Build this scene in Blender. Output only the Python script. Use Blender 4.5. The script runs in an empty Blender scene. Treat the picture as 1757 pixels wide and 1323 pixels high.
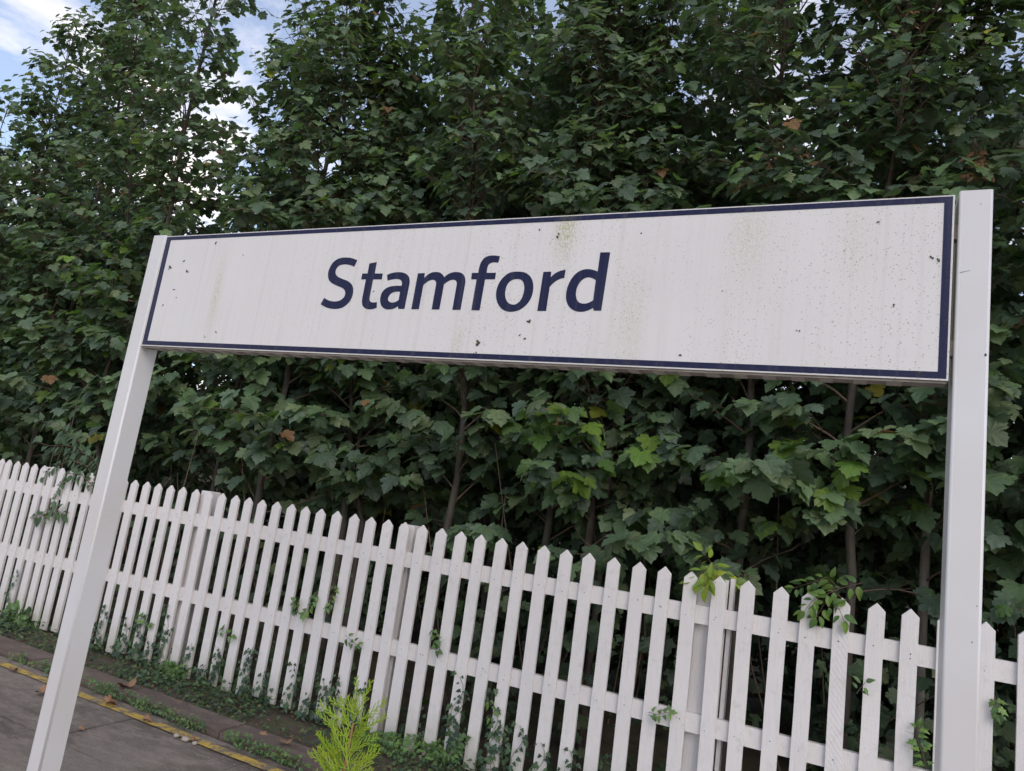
import bpy, bmesh, math, random
import numpy as np
from mathutils import Vector, Matrix, geometry
random.seed(7); RNG=np.random.default_rng(11)
S=bpy.context.scene; COL=S.collection
R=math.radians
# ---------------------------------------------------------------- camera, sky, sun, exposure
PW,PH=1757,1323
FPX,YAW,PITCH,ROLL,EYE=1228.637,0.45468,0.17127,0.14271,1.5
fw=Vector((-math.sin(YAW)*math.cos(PITCH),math.cos(YAW)*math.cos(PITCH),math.sin(PITCH)))
r0=fw.cross(Vector((0,0,1))).normalized(); u0=r0.cross(fw)
rt=r0*math.cos(ROLL)+u0*math.sin(ROLL); up=-r0*math.sin(ROLL)+u0*math.cos(ROLL)
cam=bpy.data.cameras.new('camera'); co=bpy.data.objects.new('camera',cam); COL.objects.link(co)
cam.sensor_fit='HORIZONTAL'; cam.sensor_width=36; cam.lens=FPX/PW*36; cam.clip_start=.05; cam.clip_end=900
M=Matrix((rt,up,-fw)).transposed().to_4x4(); M.translation=Vector((0,0,EYE)); co.matrix_world=M
S.camera=co
SUN_EL,SUN_AZ=R(38),R(140)     # azimuth measured from +Y clockwise: behind the camera, to its right
W=bpy.data.worlds.new("World"); S.world=W; W.use_nodes=True
nt=W.node_tree; N=nt.nodes; L=nt.links; bg=N['Background']
sky=N.new('ShaderNodeTexSky'); sky.sky_type='NISHITA'; sky.sun_disc=False; sky.sun_elevation=SUN_EL; sky.sun_rotation=SUN_AZ
sky.air_density=1.0; sky.dust_density=.6; sky.ozone_density=1.6
tc=N.new('ShaderNodeTexCoord'); sep=N.new('ShaderNodeSeparateXYZ'); L.new(tc.outputs['Generated'],sep.inputs[0])
addz=N.new('ShaderNodeMath'); addz.operation='ADD'; addz.inputs[1].default_value=.22; L.new(sep.outputs[2],addz.inputs[0])
mxz=N.new('ShaderNodeMath'); mxz.operation='MAXIMUM'; mxz.inputs[1].default_value=.08; L.new(addz.outputs[0],mxz.inputs[0])
cmb=N.new('ShaderNodeCombineXYZ')
for i in (0,1):
    d=N.new('ShaderNodeMath'); d.operation='DIVIDE'; L.new(sep.outputs[i],d.inputs[0]); L.new(mxz.outputs[0],d.inputs[1]); L.new(d.outputs[0],cmb.inputs[i])
cn=N.new('ShaderNodeTexNoise'); cn.inputs['Scale'].default_value=1.7; cn.inputs['Detail'].default_value=9; cn.inputs['Roughness'].default_value=.58; cn.inputs['Distortion'].default_value=.35
L.new(cmb.outputs[0],cn.inputs['Vector'])
cr=N.new('ShaderNodeValToRGB'); cr.color_ramp.elements[0].position=.50; cr.color_ramp.elements[1].position=.66; cr.color_ramp.elements[0].color=(.13,.13,.13,1)
L.new(cn.outputs['Fac'],cr.inputs[0])
mx=N.new('ShaderNodeMix'); mx.data_type='RGBA'; L.new(cr.outputs[0],mx.inputs['Factor']); L.new(sky.outputs[0],mx.inputs['A']); mx.inputs['B'].default_value=(7.6,6.9,6.6,1)
L.new(mx.outputs['Result'],bg.inputs[0]); bg.inputs[1].default_value=.15
sl=bpy.data.lights.new('sun','SUN'); so=bpy.data.objects.new('sun',sl); COL.objects.link(so)
sl.energy=.75; sl.angle=R(35); sl.color=(1,.88,.78)
sd=Vector((math.sin(SUN_AZ)*math.cos(SUN_EL),math.cos(SUN_AZ)*math.cos(SUN_EL),math.sin(SUN_EL)))
so.rotation_euler=sd.to_track_quat('Z','Y').to_euler()
S.view_settings.view_transform='Standard'; S.view_settings.look='None'; S.view_settings.gamma=1; S.view_settings.exposure=.58
S.render.engine='CYCLES'
try:
    S.cycles.max_bounces=4; S.cycles.diffuse_bounces=3; S.cycles.transmission_bounces=3; S.cycles.use_denoising=True
except Exception: pass

def ray(px,py): return fw+rt*((px-PW/2)/FPX)-up*((py-PH/2)/FPX)
def at(px,py,Y):            # point of the world at depth Y that the photograph shows at a pixel
    d=ray(px,py); return Vector((0,0,EYE))+d*(Y/d.y)
def gz(px,py,Z=0):
    d=ray(px,py); return Vector((0,0,EYE))+d*((Z-EYE)/d.z)

# ---------------------------------------------------------------- tagging helpers
def tag(o,label=None,cat=None,group=None,kind=None):
    if label: o['label']=label
    if cat: o['category']=cat
    if group: o['group']=group
    if kind: o['kind']=kind
    return o
def empty(name,loc,label,cat,group=None):
    o=bpy.data.objects.new(name,None); COL.objects.link(o); o.location=loc; o.empty_display_size=.1
    return tag(o,label,cat,group)
def link(name,me,mats,parent=None):
    o=bpy.data.objects.new(name,me); COL.objects.link(o)
    for m in (mats if isinstance(mats,(list,tuple)) else [mats]): me.materials.append(m)
    if parent is not None:
        o.parent=parent; o.location=-parent.location   # meshes are built in world space
    return o

# ---------------------------------------------------------------- material helpers
def mat(name):
    m=bpy.data.materials.new(name); m.use_nodes=True; t=m.node_tree
    return m,t,t.nodes,t.links,t.nodes['Principled BSDF']
def noise(n,l,vec,scale,detail=4,rough=.55,stretch=None):
    x=n.new('ShaderNodeTexNoise'); x.inputs['Scale'].default_value=scale; x.inputs['Detail'].default_value=detail; x.inputs['Roughness'].default_value=rough
    if stretch:
        mp=n.new('ShaderNodeMapping'); mp.inputs['Scale'].default_value=stretch; l.new(vec,mp.inputs[0]); l.new(mp.outputs[0],x.inputs['Vector'])
    else: l.new(vec,x.inputs['Vector'])
    return x.outputs['Fac']
def ramp(n,l,v,a,b,ca=(0,0,0,1),cb=(1,1,1,1)):
    r=n.new('ShaderNodeValToRGB'); e=r.color_ramp.elements; e[0].position=a; e[1].position=b; e[0].color=ca; e[1].color=cb; l.new(v,r.inputs[0]); return r.outputs[0]
def mixc(n,l,f,a,b):
    m=n.new('ShaderNodeMix'); m.data_type='RGBA'
    for s,v in (('Factor',f),('A',a),('B',b)):
        if hasattr(v,'is_linked'): l.new(v,m.inputs[s])
        else: m.inputs[s].default_value=v
    return m.outputs['Result']
def mth(n,l,op,a,b=None):
    m=n.new('ShaderNodeMath'); m.operation=op
    for i,v in enumerate((a,b)):
        if v is None: continue
        if hasattr(v,'is_linked'): l.new(v,m.inputs[i])
        else: m.inputs[i].default_value=v
    return m.outputs[0]
def bump(n,l,b,h,s,d=.01):
    x=n.new('ShaderNodeBump'); x.inputs['Strength'].default_value=s; x.inputs['Distance'].default_value=d; l.new(h,x.inputs['Height']); l.new(x.outputs[0],b.inputs['Normal'])
def objco(n): return n.new('ShaderNodeTexCoord').outputs['Object']
def geop(n): return n.new('ShaderNodeNewGeometry').outputs['Position']

def paint_wood():
    m,t,n,l,b=mat('painted_wood'); P=geop(n)
    oi=n.new('ShaderNodeObjectInfo')
    g=noise(n,l,P,9,6,.65,(14,14,1.1)); f=noise(n,l,P,160,3,.6); big=noise(n,l,P,1.6,4,.6)
    c=mixc(n,l,ramp(n,l,big,.35,.7),(.68,.640,.622,1),(.755,.71,.69,1))
    c=mixc(n,l,mth(n,l,'MULTIPLY',oi.outputs['Random'],.35),c,(.67,.62,.615,1))
    blot=noise(n,l,P,22,5,.7)
    c=mixc(n,l,mth(n,l,'MULTIPLY',ramp(n,l,blot,.56,.72),.38),c,(.44,.41,.36,1))
    grain=noise(n,l,P,55,4,.6,(3,3,.10)); c=mixc(n,l,mth(n,l,'MULTIPLY',ramp(n,l,grain,.56,.70),.30),c,(.46,.43,.39,1))
    chip=noise(n,l,P,75,5,.7,(1.3,1.3,.5)); c=mixc(n,l,mth(n,l,'MULTIPLY',ramp(n,l,chip,.685,.70),.7),c,(.30,.26,.21,1))
    sp=n.new('ShaderNodeSeparateXYZ'); l.new(P,sp.inputs[0])
    low=ramp(n,l,mth(n,l,'ADD',sp.outputs[2],mth(n,l,'MULTIPLY',blot,.25)),.12,.40,(1,1,1,1),(0,0,0,1))
    c=mixc(n,l,mth(n,l,'MULTIPLY',low,.62),c,(.30,.29,.19,1))
    l.new(c,b.inputs['Base Color']); b.inputs['Roughness'].default_value=.55
    h=mth(n,l,'ADD',mth(n,l,'MULTIPLY',g,1.0),mth(n,l,'MULTIPLY',f,.45)); bump(n,l,b,h,.6,.004)
    return m,n,l,b,h
def plain(name,c,r=.6,bs=0,bscale=60,var=.0,metal=0,var_c=None,vscale=6):
    m,t,n,l,b=mat(name); P=geop(n); b.inputs['Roughness'].default_value=r; b.inputs['Metallic'].default_value=metal
    v=noise(n,l,P,vscale,5,.6); c2=var_c or tuple(x*.8 for x in c[:3])
    l.new(mixc(n,l,mth(n,l,'MULTIPLY',ramp(n,l,v,.35,.7),1 if var_c else var),(*c[:3],1),(*c2[:3],1)),b.inputs['Base Color'])
    if bs: bump(n,l,b,noise(n,l,P,bscale,4,.6),bs,.004)
    return m
def sign_mat(name,base,dirt=1.0):
    m,t,n,l,b=mat(name); P=geop(n)
    vo=n.new('ShaderNodeTexVoronoi'); vo.inputs['Scale'].default_value=190; vo.inputs['Randomness'].default_value=1; l.new(P,vo.inputs['Vector'])
    wn=n.new('ShaderNodeTexWhiteNoise'); l.new(vo.outputs['Position'],wn.inputs['Vector'])
    rad=mth(n,l,'MULTIPLY',mth(n,l,'POWER',wn.outputs['Value'],2.4),.40)
    spot=mth(n,l,'LESS_THAN',vo.outputs['Distance'],rad)
    streak=noise(n,l,P,2.2,5,.65,(2.6,1,.55)); clump=noise(n,l,P,7,4,.6)
    sepx=n.new('ShaderNodeSeparateXYZ'); l.new(P,sepx.inputs[0])
    right=ramp(n,l,mth(n,l,'ADD',mth(n,l,'MULTIPLY',sepx.outputs[0],.33),.92),.10,.62)
    dens=mth(n,l,'MULTIPLY',ramp(n,l,mth(n,l,'ADD',streak,mth(n,l,'MULTIPLY',clump,.45)),.60,.84),right)
    dens=mth(n,l,'ADD',dens,.05)
    spot=mth(n,l,'MULTIPLY',spot,mth(n,l,'MINIMUM',mth(n,l,'MULTIPLY',dens,1.5),1))
    c=mixc(n,l,ramp(n,l,noise(n,l,P,3,4,.6),.3,.7),(*base,1),tuple(x*.955 for x in base)+(1,))
    # dried rain runs and algae stains at fixed places on the board
    alg=None
    for x0,w,zc,zh,k in ((-.865,.035,2.41,.095,1.0),(-2.36,.022,2.19,.16,.6),(-.30,.06,2.36,.14,.34),(-.62,.05,2.10,.18,.30),(-.02,.05,2.33,.13,.22),(-1.20,.02,2.02,.05,.4)):
        dx=mth(n,l,'DIVIDE',mth(n,l,'ABSOLUTE',mth(n,l,'SUBTRACT',sepx.outputs[0],x0)),w)
        dz=mth(n,l,'DIVIDE',mth(n,l,'ABSOLUTE',mth(n,l,'SUBTRACT',sepx.outputs[2],zc)),zh)
        r2=mth(n,l,'ADD',mth(n,l,'POWER',dx,2.0),mth(n,l,'POWER',dz,2.0))
        g=mth(n,l,'MULTIPLY',mth(n,l,'POWER',2.718,mth(n,l,'MULTIPLY',r2,-1.0)),k)
        alg=g if alg is None else mth(n,l,'MAXIMUM',alg,g)
    fine=noise(n,l,P,190,3,.6,(1,1,.6))
    alg=mth(n,l,'MULTIPLY',alg,ramp(n,l,fine,.40,.62))
    c=mixc(n,l,mth(n,l,'MULTIPLY',alg,.95*dirt),c,(.36,.34,.13,1))
    runs=noise(n,l,P,30,3,.5,(1.6,1,.03))
    c=mixc(n,l,mth(n,l,'MULTIPLY',ramp(n,l,runs,.50,.72),.22*dirt),c,(.45,.41,.33,1))
    c=mixc(n,l,mth(n,l,'MULTIPLY',spot,.52*dirt),c,(.20,.17,.10,1))
    l.new(c,b.inputs['Base Color']); b.inputs['Roughness'].default_value=.38; b.inputs['Specular IOR Level'].default_value=.25
    bump(n,l,b,noise(n,l,P,5,3,.5),.06,.01)
    return m
def leaf_mat(name,transl=.32,rough=.48,vein=.5,spec=.42):
    m,t,n,l,b=mat(name)
    a=n.new('ShaderNodeAttribute'); a.attribute_name='leaf_colour'
    uv=n.new('ShaderNodeAttribute'); uv.attribute_name='leaf_uv'
    s=n.new('ShaderNodeSeparateXYZ'); l.new(uv.outputs['Vector'],s.inputs[0])
    x,y=s.outputs[0],s.outputs[1]
    ang=mth(n,l,'ARCTAN2',x,mth(n,l,'ADD',y,.02)); r=mth(n,l,'SQRT',mth(n,l,'ADD',mth(n,l,'MULTIPLY',x,x),mth(n,l,'MULTIPLY',y,y)))
    pp=mth(n,l,'PINGPONG',mth(n,l,'ABSOLUTE',ang),R(25))   # distance from the ribs at 0, 50 and 100 degrees
    v=mth(n,l,'MULTIPLY',pp,r)
    vm=ramp(n,l,v,.008,.022,(1,1,1,1),(0,0,0,1))
    c=a.outputs['Color']
    mot=noise(n,l,geop(n),45,4,.65)
    c=mixc(n,l,mth(n,l,'MULTIPLY',ramp(n,l,mot,.42,.68),.45),c,mixc(n,l,.5,c,(.02,.05,.02,1)))
    gh=n.new('ShaderNodeMix'); gh.data_type='RGBA'; gh.blend_type='MULTIPLY'; gh.inputs['Factor'].default_value=1; l.new(c,gh.inputs['A']); gh.inputs['B'].default_value=(1.75,1.6,1.45,1)
    c=mixc(n,l,mth(n,l,'MULTIPLY',vm,vein),c,gh.outputs['Result'])
    geo=n.new('ShaderNodeNewGeometry')
    under=n.new('ShaderNodeMix'); under.data_type='RGBA'; l.new(geo.outputs['Backfacing'],under.inputs['Factor']); l.new(c,under.inputs['A'])
    l.new(mixc(n,l,.42,c,(.19,.215,.19,1)),under.inputs['B']); c=under.outputs['Result']
    l.new(c,b.inputs['Base Color']); b.inputs['Roughness'].default_value=rough; b.inputs['Specular IOR Level'].default_value=spec
    bump(n,l,b,v,.5,.02)
    tr=n.new('ShaderNodeBsdfTranslucent')
    tm=n.new('ShaderNodeMix'); tm.data_type='RGBA'; tm.blend_type='MULTIPLY'; tm.inputs['Factor'].default_value=1; l.new(a.outputs['Color'],tm.inputs['A']); tm.inputs['B'].default_value=(1.5,1.7,.75,1)
    l.new(tm.outputs['Result'],tr.inputs['Color'])
    ms=n.new('ShaderNodeMixShader'); ms.inputs[0].default_value=transl; l.new(b.outputs[0],ms.inputs[1]); l.new(tr.outputs[0],ms.inputs[2]); l.new(ms.outputs[0],n['Material Output'].inputs[0])
    return m
def bark_mat(name,c1,c2,s=30):
    m,t,n,l,b=mat(name); P=geop(n); v=noise(n,l,P,s,5,.65,(1,1,.35))
    c=mixc(n,l,ramp(n,l,v,.35,.65),(*c1,1),(*c2,1))
    gr=noise(n,l,P,5,4,.6); c=mixc(n,l,mth(n,l,'MULTIPLY',ramp(n,l,gr,.5,.7),.5),c,(.07,.085,.045,1))
    l.new(c,b.inputs['Base Color']); b.inputs['Roughness'].default_value=.85; bump(n,l,b,v,.5,.006); return m

M_WOOD=paint_wood()[0]
M_WOODM,n,l,b,h=paint_wood()     # one picket shows diagonal saw ripples
wv=n.new('ShaderNodeTexWave'); wv.inputs['Scale'].default_value=16; wv.inputs['Distortion'].default_value=3.0; wv.inputs['Detail'].default_value=2; wv.inputs['Detail Scale'].default_value=.6
mp=n.new('ShaderNodeMapping'); mp.inputs['Rotation'].default_value=(0,R(38),0); l.new(geop(n),mp.inputs[0]); l.new(mp.outputs[0],wv.inputs[0]); wv.bands_direction='X'
bump(n,l,b,mth(n,l,'ADD',mth(n,l,'MULTIPLY',wv.outputs['Fac'],.19),h),.6,.004)
M_NAIL=plain('rusty_nail',(.06,.05,.045),.6)
M_SIGN=sign_mat('sign_white_enamel',(.71,.672,.655))
M_NAVY=sign_mat('sign_navy_vinyl',(.008,.009,.046),.25)
M_EDGE=plain('panel_edge_cream',(.62,.60,.50),.5,var_c=(.42,.41,.22),vscale=30)
M_FLANGE=plain('flange_dark',(.24,.20,.17),.6,var_c=(.36,.31,.27),vscale=20)  # darker tone between the painted reflection stripes, also on the brackets
M_REFL=plain('flange_reflection',(.48,.42,.39),.5,var_c=(.50,.45,.38),vscale=25)  # pale colour stands in for light reflected on the underside
M_POST=plain('post_white_enamel',(.66,.642,.64),.33,.05,8,var_c=(.62,.585,.565),vscale=2.2)
M_SPOT=plain('lichen',(.09,.10,.04),.9,.4,200,var_c=(.05,.045,.03),vscale=90)
M_LEAF=leaf_mat('sycamore_leaf'); M_IVY=leaf_mat('ivy_leaf',.12,.38,.75,.5); M_FAR=leaf_mat('far_leaf',.25,.5,.0)
M_DRY=plain('dry_leaf',(.30,.17,.09),.75,.3,80,var_c=(.19,.10,.055),vscale=30)
M_KEY=plain('seed_wing',(.26,.12,.065),.7,.3,80,var_c=(.26,.17,.08),vscale=20)
M_BARK=bark_mat('sycamore_bark',(.048,.036,.030),(.085,.066,.054)); M_TWIG=bark_mat('twig_bark',(.11,.065,.045),(.17,.11,.08),60)
M_PALEBARK=bark_mat('pale_bark',(.17,.14,.12),(.26,.22,.19),22)
M_CON=plain('conifer_lime',(.33,.43,.03),.6,var_c=(.26,.42,.02),vscale=14)
M_CONB=plain('conifer_stem',(.40,.20,.08),.7,.3,90,var_c=(.28,.15,.07),vscale=20)

# ---------------------------------------------------------------- mesh helpers
def bm_new(): return bmesh.new()
def bm_obj(name,bm,mats,parent=None,bevel=0,smooth=False):
    if bevel:
        bmesh.ops.bevel(bm,geom=list(bm.edges),offset=bevel,segments=2,affect='EDGES',clamp_overlap=True)
    bmesh.ops.recalc_face_normals(bm,faces=bm.faces)
    me=bpy.data.meshes.new(name); bm.to_mesh(me); bm.free()
    if smooth:
        me.polygons.foreach_set('use_smooth',[True]*len(me.polygons))
    return link(name,me,mats,parent)
def box(bm,x0,x1,y0,y1,z0,z1,mi=0):
    v=[bm.verts.new(p) for p in ((x0,y0,z0),(x1,y0,z0),(x1,y1,z0),(x0,y1,z0),(x0,y0,z1),(x1,y0,z1),(x1,y1,z1),(x0,y1,z1))]
    for f in ((0,3,2,1),(4,5,6,7),(0,1,5,4),(1,2,6,5),(2,3,7,6),(3,0,4,7)):
        bm.faces.new([v[i] for i in f]).material_index=mi
    return v
def np_mesh(name,V,F,attrs=None,smooth=True):
    me=bpy.data.meshes.new(name); V=np.asarray(V,np.float32); F=np.asarray(F,np.int32); k=F.shape[1]
    me.vertices.add(len(V)); me.vertices.foreach_set('co',V.ravel())
    me.loops.add(F.size); me.loops.foreach_set('vertex_index',F.ravel())
    me.polygons.add(len(F)); me.polygons.foreach_set('loop_start',np.arange(0,F.size,k,dtype=np.int32)); me.polygons.foreach_set('loop_total',np.full(len(F),k,np.int32))
    me.polygons.foreach_set('use_smooth',np.full(len(F),smooth))
    for nm,typ,a in (attrs or []):
        at_=me.attributes.new(nm,typ,'POINT')
        at_.data.foreach_set('color' if 'COLOR' in typ else 'vector',np.asarray(a,np.float32).ravel())
    me.update(calc_edges=True); return me
class Tubes:
    def __init__(s,sides=5): s.V=[];s.F=[];s.n=0;s.k=sides
    def add(s,pts,radii,k=None):
        k=k or s.k; pts=np.asarray(pts,float); n=len(pts)
        if np.isscalar(radii): radii=np.full(n,radii)
        t=np.gradient(pts,axis=0); t/=np.linalg.norm(t,axis=1)[:,None]+1e-9
        ref=np.array([.31,.9,.17]) if abs(t[0][2])>.7 else np.array([0.05,.1,1.])
        a=np.cross(t,ref); a/=np.linalg.norm(a,axis=1)[:,None]+1e-9; b=np.cross(t,a)
        th=np.arange(k)*2*np.pi/k
        ring=pts[:,None]+(a[:,None]*np.cos(th)[None,:,None]+b[:,None]*np.sin(th)[None,:,None])*np.asarray(radii)[:,None,None]
        s.V.append(ring.reshape(-1,3))
        i=np.arange(n-1)[:,None]*k; j=np.arange(k)[None]; j2=(j+1)%k
        s.F.append((np.stack([i+j,i+j2,i+k+j2,i+k+j],-1).reshape(-1,4))+s.n); s.n+=n*k
    def obj(s,name,m,parent=None):
        return link(name,np_mesh(name,np.concatenate(s.V),np.concatenate(s.F)),m,parent)

# leaf outlines: half outline, mirrored; fan round a centre on the midrib
def template(half,centre,fold,droop,curl,seed):
    rg=np.random.default_rng(seed); h=np.array(half,float)
    right=h; left=h[::-1][1:-1]*[-1,1]
    o=np.concatenate([right,left]); o=o+rg.normal(0,.012,o.shape)
    P=np.vstack([[0,centre],o]); n=len(o)
    mid=P[0]+(P[1:]-P[0])*.55; P=np.vstack([P,mid])
    x,y=P[:,0],P[:,1]; rr=np.hypot(x,y-centre)
    z=fold*np.abs(x)-droop*y*y-curl*rr**2+rg.normal(0,.014,len(x))*(rr>.15)
    V=np.column_stack([x,y,z]); T=[]
    for i in range(n):
        j=(i+1)%n; a,b=1+i,1+j; c,d=1+n+i,1+n+j
        T+=[(0,d,c)] ; T+=[(c,d,b),(c,b,a)]
    T=[t[::-1] for t in T]
    return V,np.array(T)
SYC=[(0,0),(.09,-.10),(.22,-.13),(.30,-.07),(.43,-.03),(.42,.07),(.46,.14),(.38,.19),(.50,.23),(.54,.32),(.62,.42),(.54,.45),(.53,.53),(.43,.53),(.31,.49),(.33,.58),(.37,.69),(.28,.72),(.25,.82),(.14,.86),(0,1.0)]
IVY=[(0,0),(.12,-.12),(.30,-.10),(.44,.12),(.30,.22),(.28,.34),(.40,.52),(.20,.56),(.12,.74),(0,.98)]
OVAL=[(0,0),(.12,.08),(.23,.24),(.27,.42),(.22,.62),(.12,.82),(0,1.0)]
FARL=[(0,0),(.30,-.06),(.36,.16),(.55,.42),(.24,.46),(.24,.70),(0,1.0)]
GRK=1
T_SYC=[template(SYC,.32,f,d,c,i) for i,(f,d,c) in enumerate(((.22,.16,.05),(.10,.28,.10),(.32,.05,.02),(-.05,.22,.22),(.18,-.06,.25)))]
T_IVY=[template(IVY,.25,f,d,.05,20+i) for i,(f,d) in enumerate(((.15,.1),(.05,.2),(-.05,.15)))]
T_OVAL=[template(OVAL,.4,f,d,.05,30+i) for i,(f,d) in enumerate(((.30,.2),(.15,.35)))]
T_FAR=[template(FARL,.32,f,d,.05,40+i) for i,(f,d) in enumerate(((.2,.15),(.05,.3)))]
def nrm(a): return a/(np.linalg.norm(a,axis=-1,keepdims=True)+1e-9)
def leaves_mesh(name,pos,axis,normal,size,col,temps,flat=False):
    pos=np.asarray(pos,float); axis=nrm(np.asarray(axis,float)); normal=np.asarray(normal,float)
    nn=nrm(normal-axis*np.sum(normal*axis,1)[:,None]); side=np.cross(axis,nn)
    size=np.asarray(size); col=np.asarray(col); which=RNG.integers(0,len(temps),len(pos))
    VV=[];FF=[];CC=[];UU=[];off=0
    asp=RNG.uniform(.88,1.12,len(pos))
    for k,(V,T) in enumerate(temps):
        m=which==k; c=m.sum()
        if not c: continue
        zz=RNG.uniform(.6,1.5,c)[:,None,None]
        P=pos[m][:,None]+size[m][:,None,None]*(side[m][:,None]*(V[None,:,0,None]*asp[m][:,None,None])+axis[m][:,None]*V[None,:,1,None]+nn[m][:,None]*V[None,:,2,None]*zz)
        VV.append(P.reshape(-1,3)); FF.append((T[None]+(np.arange(c)*len(V))[:,None,None]).reshape(-1,3)+off); off+=c*len(V)
        CC.append(np.repeat(np.column_stack([col[m],np.ones(c)]),len(V),0)); UU.append(np.tile(V*[1,1,0],(c,1)))
    return np_mesh(name,np.concatenate(VV),np.concatenate(FF),[('leaf_colour','FLOAT_COLOR',np.concatenate(CC)),('leaf_uv','FLOAT_VECTOR',np.concatenate(UU))])
class Leaves:
    def __init__(s): s.p=[];s.a=[];s.n=[];s.s=[];s.c=[]
    def add(s,p,a,n,size,c): s.p.append(p);s.a.append(a);s.n.append(n);s.s.append(size);s.c.append(c)
    def obj(s,name,m,temps,parent=None):
        return link(name,leaves_mesh(name,s.p,s.a,s.n,s.s,s.c,temps),m,parent)

# ================================================================ THE SETTING
def sheet(name,pts,mat_,z=0,sub=0):
    bm=bm_new(); vs=[bm.verts.new((p[0],p[1],p[2] if len(p)>2 else z)) for p in pts]; bm.faces.new(vs)
    o=bm_obj(name,bm,mat_); tag(o,kind='structure'); return o
def soil_mat():
    m,t,n,l,b=mat('soil'); P=geop(n); a=noise(n,l,P,9,7,.7); f=noise(n,l,P,70,5,.7)
    c=mixc(n,l,ramp(n,l,a,.35,.65),(.065,.048,.035,1),(.13,.10,.07,1))
    c=mixc(n,l,ramp(n,l,noise(n,l,P,3.4,5,.65),.48,.62),c,(.085,.095,.035,1))
    c=mixc(n,l,ramp(n,l,f,.58,.68),c,(.17,.125,.085,1))
    l.new(c,b.inputs['Base Color']); b.inputs['Roughness'].default_value=.95; bump(n,l,b,mth(n,l,'ADD',a,f),.9,.02); return m
def paving_mat(name,c1,c2,joints=True):
    m,t,n,l,b=mat(name); P=geop(n)
    big=noise(n,l,P,1.3,5,.6); mid=noise(n,l,P,7,8,.75,(.7,1.6,1)); f=noise(n,l,P,95,6,.8)
    c=mixc(n,l,ramp(n,l,big,.38,.62),(*c1,1),(*c2,1))
    c=mixc(n,l,mth(n,l,'MULTIPLY',ramp(n,l,mid,.45,.62),.6),c,tuple(x*1.5 for x in c2)+(1,))
    c=mixc(n,l,ramp(n,l,f,.58,.68),c,(.30,.25,.215,1))
    c=mixc(n,l,ramp(n,l,f,.33,.43,(1,1,1,1),(0,0,0,1)),c,(.045,.037,.031,1))
    vo=n.new('ShaderNodeTexVoronoi'); vo.inputs['Scale'].default_value=28; l.new(P,vo.inputs['Vector'])
    wn=n.new('ShaderNodeTexWhiteNoise'); l.new(vo.outputs['Position'],wn.inputs['Vector'])
    c=mixc(n,l,mth(n,l,'MULTIPLY',mth(n,l,'LESS_THAN',vo.outputs['Distance'],.16),mth(n,l,'GREATER_THAN',wn.outputs['Value'],.84)),c,(.36,.33,.30,1))
    l.new(c,b.inputs['Base Color']); b.inputs['Roughness'].default_value=.9
    bump(n,l,b,mth(n,l,'ADD',mth(n,l,'MULTIPLY',mid,1.6),f),1.0,.014); return m
M_SOIL=soil_mat(); M_PAVE=paving_mat('worn_slab',(.125,.098,.080),(.27,.225,.19)); M_KERB=paving_mat('kerb_stone',(.120,.088,.070),(.170,.128,.102))
m,t,n,l,b=mat('joint_dirt'); b.inputs['Base Color'].default_value=(.025,.022,.018,1); b.inputs['Roughness'].default_value=1; M_JOINT=m
def yellow_mat():
    m,t,n,l,b=mat('worn_yellow_paint'); P=geop(n)
    w=noise(n,l,P,11,8,.72); f=noise(n,l,P,60,5,.75)
    c=mixc(n,l,ramp(n,l,noise(n,l,P,25,4,.6),.3,.7),(.52,.35,.05,1),(.40,.27,.06,1))
    k=ramp(n,l,mth(n,l,'ADD',mth(n,l,'MULTIPLY',w,.65),mth(n,l,'MULTIPLY',f,.35)),.49,.55)
    c=mixc(n,l,k,c,(.15,.122,.10,1))
    l.new(c,b.inputs['Base Color']); b.inputs['Roughness'].default_value=.75; bump(n,l,b,k,.2,.002); return m
M_YEL=yellow_mat()

# ground: one sheet to the horizon, rolling a little, then an invented bank added to block horizon light
ys=[-90,-20,-6,3.1,3.50,3.7,4.0,4.4,5,6,7.5,8,9,10,11,12,13,14,15,16,20,60,300]; xs=[-300,-60,-25]+list(np.arange(-18,9,.5))+[25,60,300]
V=[];F=[]
for j,y in enumerate(ys):
    for i,x in enumerate(xs):
        u_=min(max((y-8)/8,0),1); z=-.03 if y<3.6 else -.01+.03*math.sin(x*3.1+y*2)*.5*(y<12)+3.2*u_*u_*(3-2*u_)
        V.append((x,y,z))
nx=len(xs)
for j in range(len(ys)-1):
    for i in range(nx-1): a=j*nx+i; F.append((a,a+1,a+nx+1,a+nx))
tag(link('ground',np_mesh('ground',V,F),M_SOIL),kind='structure')
# platform paving: separate slabs cut by joints, laid parallel to the kerb line
SK=-.0200                          # the kerb line is turned slightly from the fence line
def ky(x,y): return y+SK*(x+4)
bm=bm_new()
rows=[3.36,2.72,2.08,1.44,.80,.16,-.48,-1.12,-1.9,-3.0,-4.2,-6.0]
for r in range(len(rows)-1):
    yb,ya=rows[r],rows[r+1]; x=-16+(.45 if r%2 else 0)-.31
    while x<8:
        w=.90; g=.004
        h=random.uniform(-.003,.003)
        p=[(x+g,ky(x,ya)+g),(x+w-g,ky(x+w,ya)+g),(x+w-g,ky(x+w,yb)-g),(x+g,ky(x,yb)-g)]
        lo=[bm.verts.new((a,b_,-.045)) for a,b_ in p]; hi=[bm.verts.new((a,b_,h)) for a,b_ in p]
        bm.faces.new(hi)
        for k in range(4): bm.faces.new((lo[k],lo[(k+1)%4],hi[(k+1)%4],hi[k]))
        x+=w
tag(bm_obj('platform_paving',bm,M_PAVE),kind='structure')
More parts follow.
